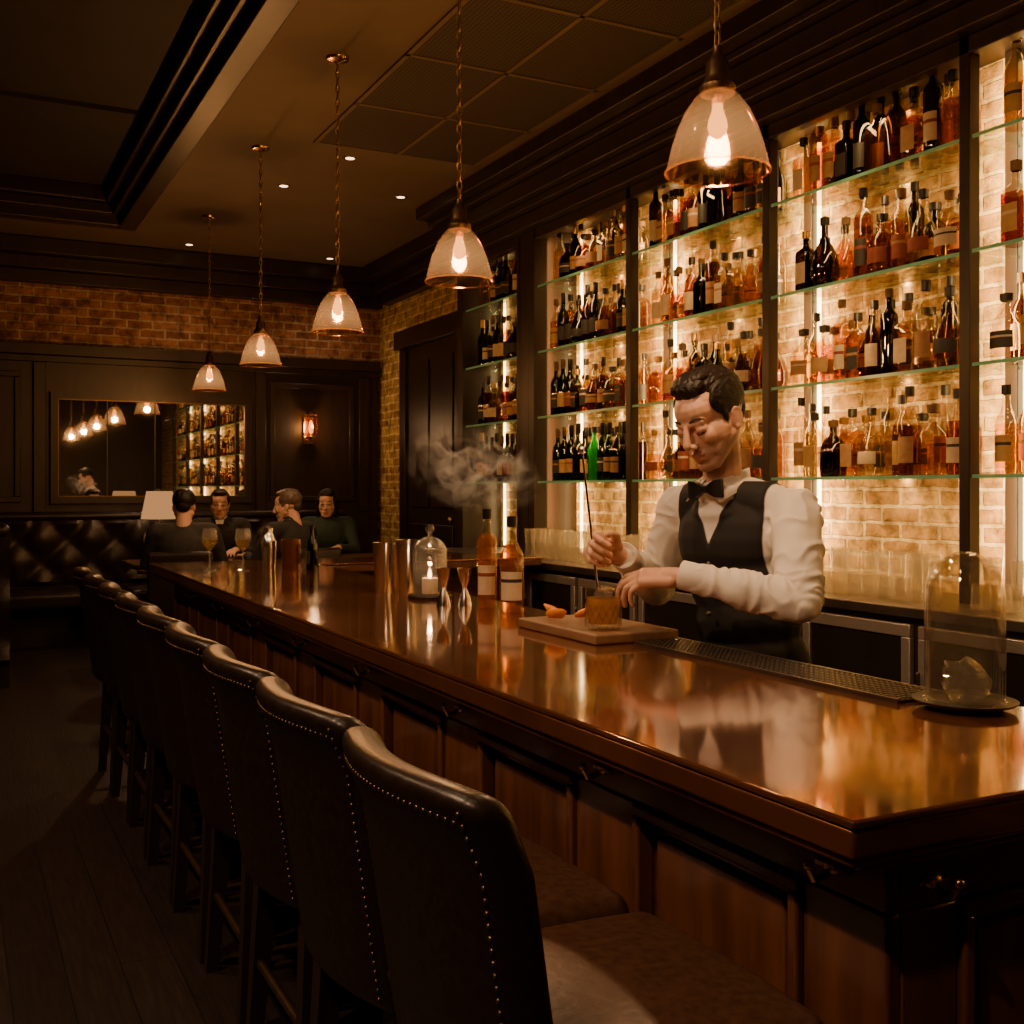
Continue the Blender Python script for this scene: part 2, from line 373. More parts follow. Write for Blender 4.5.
def tuft(b,x0,x1,z0,z1,y,m):
    nx=int((x1-x0)/.04); nz=int((z1-z0)/.04)
    vs=[];fs=[]
    for i in range(nx+1):
        for j in range(nz+1):
            u=i/nx*(x1-x0); w=j/nz*(z1-z0)
            d=.05*(abs(math.cos(math.pi*(u/.2+w/.2)/2))*abs(math.cos(math.pi*(u/.2-w/.2)/2)))**.5
            e=min(1,min(w,(z1-z0)-w)/.04); vs.append((x0+u,y-d*e,z0+w))
    for i in range(nx):
        for j in range(nz):
            a=i*(nz+1)+j; fs.append((a,a+nz+1,a+nz+2,a+1))
    b.add(vs,fs,m,True)
b=MB()
b.box(-2.9,3.45,9.95,10.45,0,.34,woodD)
for k in range(6):
    x0=-2.9+k*1.058; b.rbox((x0+.529,10.0,.40),(.52,.33,.075),.04,leather)
b.box(-2.9,3.45,10.28,10.45,.34,1.06,leather); tuft(b,-2.9,3.45,.48,1.06,10.28,leather)
b.rbox((.275,10.34,1.08),(3.17,.085,.04),.038,leather)
b.obj('tufted_banquette')
b=MB()
b.box(-.9,.35,8.0,8.25,0,1.0,leather); b.rbox((-.275,8.12,1.04),(.63,.14,.05),.045,leather); tuft(b,-.9,.35,.15,.99,7.99,leather)
b.box(-.9,.35,8.25,8.6,0,.36,woodD); b.rbox((-.275,8.45,.41),(.62,.22,.07),.04,leather)
b.obj('booth_bench')

# ------------------------------------------------------------------ bar counter
ZT=.8975
bar=empty('bar_counter',(1.4,3.7,0))
def kid(b,name,par,**k):
    o=b.obj(name,**k); o.parent=par; o.matrix_parent_inverse=Matrix.Translation(-par.location); return o
def ch(b,name,bevel=0): return kid(b,name,bar,bevel=bevel)
b=MB()
b.box(1.0,1.82,1.025,6.46,ZT-.012,ZT,copper)
b.box(1.82,3.25,5.95,6.46,ZT-.012,ZT,copper)
ch(b,'countertop',.004)
b=MB()
b.box(1.003,1.815,1.028,6.457,ZT-.052,ZT-.012,copperE); b.box(1.012,1.81,1.037,6.45,ZT-.066,ZT-.052,copperE)
b.box(1.05,1.79,1.06,6.42,ZT-.085,ZT-.066,woodH)
b.box(1.815,3.25,5.955,6.457,ZT-.052,ZT-.012,woodH)
ch(b,'edge_moulding',.006)
b=MB()
zt=ZT-.085
b.box(1.15,1.70,1.115,6.38,.0,zt,woodH)
b.box(1.125,1.15,1.09,6.40,.735,zt,woodH); b.box(1.125,1.15,1.09,6.40,0.0,.13,woodH); b.box(1.115,1.125,1.08,6.42,0,.09,woodH)
p=[]; y=1.256
while y+.444<6.4: p.append((y,y+.444)); y+=.6625
edges=[1.09]+[v for q in p for v in q]+[6.40]
for k in range(0,len(edges),2): b.box(1.125,1.15,edges[k],edges[k+1],.13,.735,wood)
for (y0,y1) in p:
    for (a0,a1,c0,c1) in ((y0,y1,.713,.735),(y0,y1,.13,.152),(y0,y0+.022,.152,.713),(y1-.022,y1,.152,.713)):
        b.box(1.113,1.15,a0,a1,c0,c1,wood)
    b.box(1.135,1.15,y0+.05,y1-.05,.18,.685,wood)
b.box(1.15,1.72,1.09,1.115,.735,zt,woodH); b.box(1.15,1.72,1.09,1.115,0,.13,woodH); b.box(1.125,1.73,1.08,1.09,0,.09,woodH)
b.box(1.15,1.26,1.09,1.115,.13,.735,wood); b.box(1.62,1.72,1.09,1.115,.13,.735,wood)
for (a0,a1,c0,c1) in ((1.26,1.62,.713,.735),(1.26,1.62,.13,.152),(1.26,1.282,.152,.713),(1.598,1.62,.152,.713)): b.box(a0,a1,1.078,1.115,c0,c1,wood)
b.box(1.31,1.57,1.10,1.115,.18,.685,wood)
b.box(1.70,1.72,1.09,6.40,0,zt,steelD)
b.box(1.82,3.2,6.2,6.4,0,ZT-.052,woodH)
ch(b,'paneled_body',.006)
b=MB()
def hook(b,x,y,z,dx,dy):
    d=V((dx,dy,0)); o=V((x,y,z)); sx=V((-dy,dx,0))
    b.ell(o,(.012+.006*abs(dy),.012+.006*abs(dx),.012),brass,seg=10,n=6)
    b.tube([o,o+d*.02+V((0,0,-.012)),o+d*.035+V((0,0,-.012)),o+d*.045+V((0,0,.006))],[.006,.006,.006,.005],brass,6)
    b.ell(o+d*.046+V((0,0,.010)),(.008,.008,.008),brass,seg=8,n=6)
    b.tube([o-sx*.030,o+sx*.030],.006,brass,6)
for k in range(len(p)-1): hook(b,1.122,(p[k][1]+p[k+1][0])/2,.772,-1,0)
hook(b,1.122,1.19,.772,-1,0); hook(b,1.205,1.087,.772,0,-1)
ch(b,'purse_hooks')

b=MB()
b.box(1.625,1.77,1.55,2.46,ZT,ZT+.006,black)
for (a0,a1,c0,c1) in ((1.622,1.63,1.547,2.463),(1.765,1.773,1.547,2.463)): b.box(a0,a1,c0,c1,ZT,ZT+.010,steelD)
for i in range(9):
    for j in range(56):
        b.lathe([(.0045,.006),(.0045,.010),(0,.010)],(1.64+i*.0145,1.56+j*.0161,ZT),6,steelD)
b.obj('bar_drip_mat')

# ------------------------------------------------------------------ stools
def stool_mesh():
    b=MB()
    def dome(p):
        q=p.copy()
        if p.z>0: q.z+=.030*(1-(p.x/.25)**2)*(1-(p.y/.25)**2)
        return q
    b.rbox((.02,0,.540),(.240,.235,.045),.04,leatherS,nin=8,fn=dome)
    b.box(-.19,.23,-.2,.2,.45,.50,woodD)
    H=.250
    def bk(p):
        v=(p.z+H)/(2*H); u=p.y/.235
        x=p.x-.02-.075*v+.050*u*u - .025*max(0,v-.80)/.2
        z=p.z-.010*u**4*v
        return V((x,p.y*(1-.05*(1-v)),z))
    b.rbox((-.205,0,.710),(.032,.235,H),.028,leather,nin=12,fn=bk)
    pts=[]
    for k in range(30): pts.append((-.212,-.22+H*2*k/29*.90))
    for k in range(1,32): pts.append((-.212+.424*k/32,H*.86))
    for k in range(30): pts.append((.212,H*.86-(H*2*.90)*k/29*.97))
    for (yy,zz) in pts:
        w=bk(V((-.032,yy,zz)))+V((-.205,0,.710)); b.ell(w,(.003,.0040,.0040),nailm,seg=6,n=4)
    for sx,sy in ((1,1),(1,-1),(-1,1),(-1,-1)):
        top=V((.02+sx*.19,sy*.18,.47)); bot=V((.02+sx*.22,sy*.205,0))
        vs=[]
        for (c,h) in ((bot,.016),(top,.025)):
            for (ax,ay) in ((-1,-1),(1,-1),(1,1),(-1,1)): vs.append((c.x+ax*h,c.y+ay*h,c.z))
        b.add(vs,[(3,2,1,0),(4,5,6,7),(0,1,5,4),(1,2,6,5),(2,3,7,6),(3,0,4,7)],woodD)
    def st(z,x0,y0,x1,y1,m=woodD): b.tube([(x0,y0,z),(x1,y1,z)],.011,m,8)
    st(.17,.232,-.195,.232,.195,bronze); st(.21,-.19,-.195,-.19,.195,bronze); st(.19,-.19,-.197,.232,-.197,bronze); st(.19,-.19,.197,.232,.197,bronze)
    return b.mesh('bar_stool',50)
sm=stool_mesh()
for k,(y,a) in enumerate(((1.375,0),(1.88,1),(2.365,0),(2.84,-1),(3.32,0),(3.80,1),(4.28,-1),(4.76,1),(5.24,0))):
    o=D.objects.new('bar_stool',sm); SC.collection.objects.link(o); o.location=(.832,y,0); o.rotation_euler=(0,0,math.radians(a))

# ------------------------------------------------------------------ back bar
XS=3.6; ZB=.86
unit=empty('back_bar_shelving',(3.6,3.2,0))
b=MB()
b.box(3.27,XW-.002,-1.5,7.85,ZB-.04,ZB,steelD); b.box(3.32,XW-.002,-1.5,7.85,.08,ZB-.04,woodD); b.box(3.38,XW-.002,-1.5,7.85,0,.08,black)
y=-1.4
while y<7.6:
    for (a0,a1,c0,c1) in ((y,y+.6,.74,.79),(y,y+.6,.12,.17),(y,y+.045,.17,.74),(y+.555,y+.6,.17,.74)): b.box(3.295,3.32,a0,a1,c0,c1,steelF)
    b.box(3.305,3.32,y+.045,y+.555,.17,.74,blackg)
    b.tube([(3.27,y+.575,.35),(3.27,y+.575,.62)],.008,steel,8); y+=.64
kid(b,'cabinet',unit,bevel=.004)
bays=[(.65,1.84),(1.90,3.03),(3.09,4.22),(4.28,5.45),(5.51,6.62),(6.92,7.80)]
posts=[.62,1.87,3.06,4.25,5.48]
b=MB()
for y in posts:
    b.box(XS-.03,XS+.03,y-.026,y+.026,ZB,3.1,woodD); b.box(3.84,XW-.002,y-.03,y+.03,ZB,3.1,woodD)
b.box(XS-.04,XW-.002,6.64,6.72,ZB,3.1,woodD); b.box(XS-.04,XS+.05,6.72,6.86,ZB,3.1,woodD); b.box(XS-.04,XW-.002,6.84,6.9,ZB,3.1,woodD); b.box(XS-.04,XW-.002,7.82,7.92,0,3.1,woodD)
b.box(XS-.03,XS+.03,.6,7.85,3.03,3.1,woodD)
kid(b,'shelving_frame',unit,bevel=.004)
SZ=[1.37,1.81,2.257,2.708]
b=MB()
for (y0,y1) in bays:
    for z in SZ:
        b.box(XS-.015,3.86,y0,y1,z-.012,z,shelfG); b.box(XS-.02,XS-.015,y0,y1,z-.013,z+.001,shelfE)
kid(b,'glass_shelves',unit)
b=MB()
for y in posts+[6.58,6.95,7.76]:
    for s in (-.042,.042):
        if y>6 and s>0 and y!=6.95: continue
        if y==6.95 and s<0: continue
        b.box(3.872,3.885,y+s-.008,y+s+.008,ZB+.02,3.05,led)
kid(b,'led_strip_lights',unit)
def area(name,loc,dirv,sx,sy,pw,col=(1,.57,.21),spread=180):
    l=D.lights.new(name,'AREA'); l.shape='RECTANGLE'; l.size=sx; l.size_y=sy; l.energy=pw; l.color=col; l.spread=math.radians(spread)
    o=D.objects.new(name,l); SC.collection.objects.link(o); o.location=loc
    o.rotation_euler=V(dirv).to_track_quat('-Z','Y').to_euler(); return o
for y in posts: area('shelf_backlight',(3.66,y,1.97),(1,0,0),.05,2.1,40)
area('shelf_backlight',(3.66,6.60,1.97),(1,0,0),.05,2.1,20); area('shelf_backlight',(3.66,6.97,1.97),(1,0,0),.05,2.1,16)
for (y0,y1) in bays[:5]:
    for z in SZ+[3.04]:
        area('shelf_underlight',(3.83,(y0+y1)/2,z-.02),(.35,0,-1),.03,y1-y0-.1,3.4)

def bottle(b,c,kind,liq,lab,cap,seg=14,s=1.0,fill=.75,face=math.pi,band=None):
    K={
     'round':[(0,0),(.036,0),(.038,.008),(.038,.045),(.038,.135),(.038,.175),(.034,.195),(.020,.22),(.014,.24),(.014,.275),(.0165,.276),(.0165,.31),(0,.31)],
     'wine':[(0,0),(.034,0),(.036,.008),(.036,.05),(.036,.13),(.036,.19),(.030,.215),(.016,.235),(.0135,.25),(.0135,.27),(.0145,.271),(.0145,.325),(0,.325)],
     'square':[(0,0),(.036,0,1),(.037,.006,1),(.037,.04,1),(.037,.13,1),(.037,.165,1),(.034,.18,.9),(.018,.195,.2),(.014,.205),(.014,.235),(.018,.236),(.018,.268),(0,.268)],
     'squat':[(0,0),(.050,0),(.054,.01),(.056,.045),(.055,.105),(.050,.135),(.036,.16),(.018,.175),(.015,.185),(.015,.21),(.021,.212),(.023,.238),(0,.245)],
     'tall':[(0,0),(.031,0),(.033,.008),(.033,.05),(.034,.15),(.035,.22),(.032,.24),(.018,.258),(.013,.27),(.013,.305),(.016,.306),(.016,.34),(0,.34)],
     'flask':[(0,0),(.030,0),(.042,.01),(.056,.05),(.054,.10),(.040,.145),(.022,.18),(.014,.20),(.013,.22),(.013,.245),(.018,.246),(.019,.275),(0,.285)],
    }[kind]
    sqv=1 if kind=='square' else 0
    A,Bq=K[3],K[4]
    ins=[(A[0]+(Bq[0]-A[0])*f,A[1]+(Bq[1]-A[1])*f,sqv) for f in (.62,.74)]
    K=K[:4]+ins+K[4:]
    K=[(p[0]*s,p[1]*s)+tuple(p[2:]) for p in K]
    opaque=liq in (darkL,greenL,greenB)
    lw=.62 if sqv else .95
    def mf(i,a):
        if i>=11: return cap
        if 3<=i<=5:
            d=(a-face+math.pi)%(2*math.pi)-math.pi
            if lab and abs(d)<lw: return (band if (band and i==4) else lab)
        if i<=7: return liq if (i<7 or fill>.35) else (liq if opaque else clearB)
        if i==8 and fill>.8: return liq
        return liq if opaque else clearB
    b.lathe(K,c,seg,mf=mf)
liqs=[amber]*6+[amberD]*7+[amberL]*4+[redL]+[darkL]*4+[clearB]*5
labs=[paper]*4+[labT]*4+[labK]*5+[labO]*2+[labR]+[None]*3
caps=[capK]*7+[capW]*3+[capG]
b=MB()
for bi,(y0,y1) in enumerate(bays):
    for si,z in enumerate(SZ):
        for row,x in enumerate((3.675,3.785)):
            y=y0+.045+random.random()*.02+row*.03
            while y<y1-.06:
                r=random.random()
                kind='round' if r<.38 else 'tall' if r<.52 else 'square' if r<.74 else 'squat' if r<.88 else 'flask'
                liq=random.choice(liqs)
                if si==0 and bi>=4 and random.random()<.7: kind='wine'; liq=random.choice((greenL,darkL,greenL))
                if bi>=4 and random.random()<.35: kind='wine'; liq=random.choice((greenL,darkL,redL))
                if si==3 and bi<4: kind=random.choice(('round','round','tall','square')); liq=random.choice((amber,amberD,amberD,amber,darkL))
                if si==2 and bi<3 and random.random()<.5: kind=random.choice(('squat','flask')); liq=random.choice((darkL,amber,amberD,clearB))
                s=random.uniform(1.02,1.16)*(1.08 if bi<3 else 1.02)
                w={'round':.038,'wine':.036,'square':.042,'squat':.056,'tall':.035,'flask':.056}[kind]*s
                y+=w
                if y>y1-.05: break
                lb=random.choice(labs); bd=random.choice((labK,labR,paper,None,labT))
                bottle(b,(x,y,z),kind,liq,lb,random.choice(caps),18 if bi<3 else 10,s,random.random(),math.pi+.25 if kind!='square' else math.pi,bd)
                y+=w+random.uniform(.003,.014)
bottle(b,(3.64,5.98,SZ[0]),'round',greenB,None,capK,14,1.1,.9)
b.obj('liquor_bottles')
b=MB()
def tumbler(b,c,r=.037,h=.095,seg=14,flip=False,mm=None):
    pr=[(0,.0),(r*.85,0),(r,h)]
    if flip: pr=[(rr,h-zz) for rr,zz in reversed(pr)]
    b.lathe(pr,c,seg,mm or clear)
for (y0,y1) in ((.7,1.8),(1.95,3.0),(3.12,4.2),(4.3,5.4),(5.55,6.55)):
    n=int((y1-y0)/.088)
    for i in range(n):
        for j in range(2):
            for k in range(2):
                if k==1 and random.random()<.3: continue
                tumbler(b,(3.44+j*.10,y0+.04+i*.088+j*.03,ZB+.001+k*.097),flip=(k==0),mm=tumG)
b.obj('stacked_tumblers')

# ------------------------------------------------------------------ pendants
def pendant_mesh():
    b=MB()
    b.lathe([(.133,-.004),(.131,0),(.127,.012),(.116,.06),(.102,.105),(.082,.15),(.058,.185),(.040,.203)],seg=40,m=shadeG)
    b.tube([(.131*math.cos(2*math.pi*k/40),.131*math.sin(2*math.pi*k/40),0) for k in range(40)],.003,shadeG,6,closed=True)
    b.lathe([(0,.195),(.043,.195),(.045,.20),(.045,.215),(.038,.222),(.03,.24),(.028,.275),(.02,.285),(.012,.30),(.012,.315),(0,.315)],seg=20,m=bronze)
    b.lathe([(0,.17),(.017,.17),(.018,.2),(0,.2)],seg=12,m=brass)
    b.lathe([(0,.085),(.010,.086),(.020,.095),(.025,.113),(.023,.13),(.014,.155),(.012,.175)],seg=18,m=bulbGlass)
    L=.036; z=.315; k=0
    while z<ZC-2.11-.03:
        pts=[]
        for q in range(10):
            a=2*math.pi*q/10; u=math.cos(a)*.009; w=math.sin(a)*L*.64
            pts.append((u,0,z+L*.5+w) if k%2 else (0,u,z+L*.5+w))
        b.tube(pts,.0034,brassD,5,closed=True); z+=L; k+=1
    T=ZC-2.11
    b.lathe([(0,T-.03),(.012,T-.03),(.02,T-.022),(.055,T-.014),(.06,T-.001),(0,T-.001)],seg=20,m=brass)
    return b.mesh('pendant_lamp',40)
pm=pendant_mesh()
def point(name,loc,pw,r=.03,col=(1,.56,.26)):
    l=D.lights.new(name,'POINT'); l.energy=pw; l.shadow_soft_size=r; l.color=col
    o=D.objects.new(name,l); SC.collection.objects.link(o); o.location=loc; return o
for (x,y) in ((1.72,2.23),(1.74,3.85),(1.75,5.37),(1.77,7.0),(1.85,8.95)):
    o=D.objects.new('pendant_lamp',pm); SC.collection.objects.link(o); o.location=(x,y,2.11)
    point('pendant_light',(x,y,2.11+.05),27,.03)
dls=[(2.14,7.8,18,75),(3.0,7.7,18,75),(2.35,6.95,18,75),(.35,1.0,16,110),(.35,2.7,22,110),(-1.1,.2,180,120),(-1.1,2.2,200,120),(-1.2,4.4,130,120),(1.9,10.05,12,120),(3.2,10.05,17,120)]  # far ceiling downlights first; the rest added as fill for foreground, back wall
for (x,y,pw,an) in dls:
    b=MB(); zz=ZC if (x>1.28 or y>9.4) else ZC+.19
    b.lathe([(.03,-.003),(.045,-.006),(.05,-.001)],(x,y,zz),20,bronze); b.lathe([(.03,-.003),(0,-.003)],(x,y,zz),20,dl)
    b.obj('downlight_or_fill')
    l=D.lights.new('downlight_or_fill_beam','SPOT'); l.energy=pw; l.spot_size=math.radians(an); l.spot_blend=.9; l.color=(1,.61,.34); l.shadow_soft_size=.05
    o=D.objects.new('downlight_or_fill_beam',l); SC.collection.objects.link(o); o.location=(x,y,zz-.03)
    if x<-1: o.rotation_euler=(0,math.radians(-32),0)  # tilt the added fill spots towards the bar front

b=MB(); X=3.13
b.box(X-.05,X+.05,10.50,10.54,1.76,2.02,brass); b.tube([(X,10.5,1.80),(X,10.43,1.80),(X,10.43,1.83)],.01,brass)
b.lathe([(0,0),(.045,0),(.05,.01),(.03,.02),(0,.02)],(X,10.43,1.82),16,brass)
b.lathe([(.055,.02),(.06,.12),(.055,.22)],(X,10.43,1.82),20,shadeG); b.lathe([(0,.03),(.018,.05),(.026,.1),(.012,.16),(0,.17)],(X,10.43,1.82),12,bulbGlass)
b.lathe([(.06,.22),(.03,.25),(0,.26)],(X,10.43,1.82),16,brass)
b.obj('wall_sconce'); point('sconce_light',(X,10.34,1.93),6,.03)
b=MB(); lx,ly=1.55,9.47
b.lathe([(0,.62),(.18,.62),(.18,.65),(0,.65)],(lx,ly,0),24,wood); b.lathe([(0,0),(.14,0),(.14,.02),(.025,.04),(.02,.62),(0,.62)],(lx,ly,0),16,woodD)
b.obj('side_table')
b=MB()
b.lathe([(0,.651),(.07,.651),(.07,.665),(.02,.68),(.035,.75),(.045,.82),(.02,.90),(.008,.93),(.008,1.07),(0,1.07)],(lx,ly,0),18,brass)
b.lathe([(.15,1.07),(.105,1.30),(.103,1.30),(.148,1.07)],(lx,ly,0),24,fabricL)
b.obj('table_lamp'); point('table_lamp_light',(lx,ly,1.20),5,.03)

# ------------------------------------------------------------------ bar-top things
e=empty('glass_cloche',(1.71,1.464,ZT))
b=MB(); c=(1.71,1.464,ZT)
b.lathe([(0,0),(.06,0),(.075,.006),(.092,.012),(.095,.017),(.09,.017),(.075,.013),(0,.013)],c,40,black); kid(b,'base_plate',e)
b=MB(); R=.072; H=.20
pr=[(R,.014)]+[(R,.014+H*k/6) for k in range(1,7)]+[(R*math.cos(a),.214+R*1.15*math.sin(a)) for a in [math.pi/2*k/10 for k in range(1,10)]]+[(0,.214+R*1.15)]
b.lathe(pr,c,48,domeG); b.lathe([(r-.004 if r>0 else 0,z-.003*(z>.2)) for r,z in pr],c,48,domeG)
b.tube([(c[0]+(R)*math.cos(2*math.pi*k/40),c[1]+(R)*math.sin(2*math.pi*k/40),c[2]+.016) for k in range(40)],.0035,clear,6,closed=True); kid(b,'dome',e)
b=MB(); b.ell((1.71,1.464,ZT+.052),(.045,.038,.036),iceM,seg=14,n=9)
b.v=[tuple(V(v)+ (V(v)-V((1.71,1.464,ZT+.052))).normalized()*noise.noise(V(v)*38)*.03) for v in b.v]; b.s=[False]*len(b.s)
kid(b,'ice_rock',e)
e=empty('candle_cloche',(1.63,3.88,ZT)); c=(1.63,3.88,ZT)
b=MB(); b.lathe([(0,0),(.08,0),(.085,.01),(.08,.016),(0,.016)],c,30,woodD); kid(b,'base',e)
b=MB(); R=.066
pr=[(R,.017),(R,.09),(R,.17)]+[(R*math.cos(a),.17+R*math.sin(a)) for a in [math.pi/2*k/8 for k in range(1,8)]]+[(.008,.236),(.008,.245),(.016,.255),(.018,.268),(.01,.28),(0,.282)]
b.lathe(pr,c,36,domeG); b.lathe([(r*.95,z*.99) for r,z in pr[:10]],c,36,domeG); kid(b,'dome',e)
b=MB(); b.lathe([(0,.017),(.030,.017),(.031,.075),(.026,.078),(.020,.070),(0,.069)],c,20,wax); b.lathe([(0,.072),(.006,.078),(.008,.090),(.004,.105),(0,.114)],c,12,flame); kid(b,'candle',e)
point('candle_light',(1.63,3.88,ZT+.12),.5,.008)
for (x,y,h) in ((1.56,4.20,.20),(1.62,4.10,.215),(1.64,4.23,.19)):
    b=MB(); b.lathe([(0,.0),(.030,0),(.031,.006),(.043,h-.01),(.045,h),(.042,h),(.03,.01),(0,.01)],(x,y,ZT),24,steel); b.obj('cocktail_shaker_tin')
for (x,y) in ((1.565,3.60),(1.63,3.56)):
    b=MB(); b.lathe([(.026,.0),(.02,.03),(.006,.065),(0,.065)],(x,y,ZT),20,steel)
    b.lathe([(0,.065),(.007,.066),(.02,.10),(.027,.135),(.025,.135),(.018,.10),(0,.07)],(x,y,ZT),20,steel); b.obj('jigger')
b=MB(); bottle(b,(1.66,3.44,ZT),'tall',amberT,paper,capK,24,1.02,.9,math.pi*1.33,labR); b.obj('spirit_bottle')
b=MB(); bottle(b,(1.67,3.27,ZT),'round',amberT,paper,capK,24,1.05,.9,math.pi*1.33,labK); b.obj('whiskey_bottle')
b=MB(); b.lathe([(0,0),(.038,0),(.044,.12),(.042,.15),(.03,.18),(.025,.19),(.025,.215),(.012,.225),(0,.225)],(1.46,5.62,ZT),20,steel); b.obj('cobbler_shaker')
b=MB(); b.lathe([(0,0),(.045,0),(.048,.02),(.05,.16),(.047,.16),(.045,.01),(0,.01)],(1.56,5.55,ZT),20,copperE); b.obj('copper_mug')
b=MB(); bottle(b,(1.65,5.48,ZT),'round',darkL,labK,capK,16,.75); b.obj('bitters_bottle')
b=MB(); b.lathe([(0,0),(.03,0),(.034,.13),(.03,.13),(0,.01)],(1.62,5.75,ZT),16,steel); b.obj('mixing_cup')
def wine(x,y,z=ZT):
    b=MB(); b.lathe([(0,0),(.036,0),(.034,.004),(.006,.01),(.004,.03),(.004,.10),(.015,.11),(.036,.14),(.041,.17),(.034,.215)],(x,y,z),20,tumG)
    b.lathe([(0,.113),(.014,.116),(.034,.145),(.037,.158),(0,.158)],(x,y,z),16,amberL); b.obj('wine_glass')
wine(1.19,5.75); wine(1.33,5.62)
b=MB(); b.rbox((1.655,2.715,ZT+.0145),(.135,.225,.014),.006,cutwood); b.obj('cutting_board')
ZBd=ZT+.0285
gx,gy=1.60,2.58
e=empty('old_fashioned_glass',(gx,gy,ZBd))
b=MB(); b.lathe([(0,.0),(.044,0),(.048,.006),(.050,.05),(.051,.118),(.048,.118),(.046,.05),(.043,.018),(0,.016)],(gx,gy,ZBd),36,clear)
for s_ in (1,-1):
    for k in range(16):
        a=2*math.pi*k/16; b.tube([(gx+.0505*math.cos(a+s_*.2*q),gy+.0505*math.sin(a+s_*.2*q),ZBd+.008+.02*q) for q in range(4)],.0014,clear,4)
kid(b,'tumbler',e)
b=MB(); b.lathe([(0,.019),(.042,.02),(.045,.05),(.0465,.088),(0,.088)],(gx,gy,ZBd),30,GL('cocktail_amber',(1,.70,.34),.05,.3,trans=.5)); kid(b,'whiskey',e)
b=MB()
for (dx,dy,dz,r) in ((-.010,-.014,.092,.3),(.014,.01,.098,.9)):
    M=Matrix.Translation((gx+dx,gy+dy,ZBd+dz))@Matrix.Rotation(r,4,'Z')@Matrix.Rotation(.3,4,'X'); b.box(-.018,.018,-.018,.018,-.018,.018,iceM,M)
kid(b,'ice_cubes',e,bevel=.003)
b=MB()
def peel(cx,cy,a0,a1,r,ph,hz):
    n=14; vs=[];fs=[]
    for i in range(n+1):
        a=a0+(a1-a0)*i/n; w=.019*math.sin(math.pi*(.12+.76*i/n))
        for q in (-1,1):
            rr=r+q*w*.4; vs.append((cx+rr*math.cos(a+ph),cy+rr*math.sin(a+ph),ZBd+.016+hz*math.sin(math.pi*i/n)+q*w*.75))
    for i in range(n): fs.append((2*i,2*i+2,2*i+3,2*i+1))
    b.add(vs,fs,orange,True)
peel(1.61,2.87,0,4.2,.027,.5,.012); peel(1.575,2.80,0,3.6,.026,2.5,.01); peel(1.65,2.81,0,3.2,.030,4,.006)
o=b.obj('orange_peel'); md=o.modifiers.new('t','SOLIDIFY'); md.thickness=.003
b=MB(); s0=V((1.595,2.585,.965)); s1=V((1.547,2.605,1.42))
b.tube([s0+(s1-s0)*k/10 for k in range(11)],.0034,steel,8); b.ell(s1,(.007,.007,.012),steel,seg=10,n=6); b.ell(s0,(.012,.006,.018),steel,seg=10,n=6)
b.obj('bar_spoon')

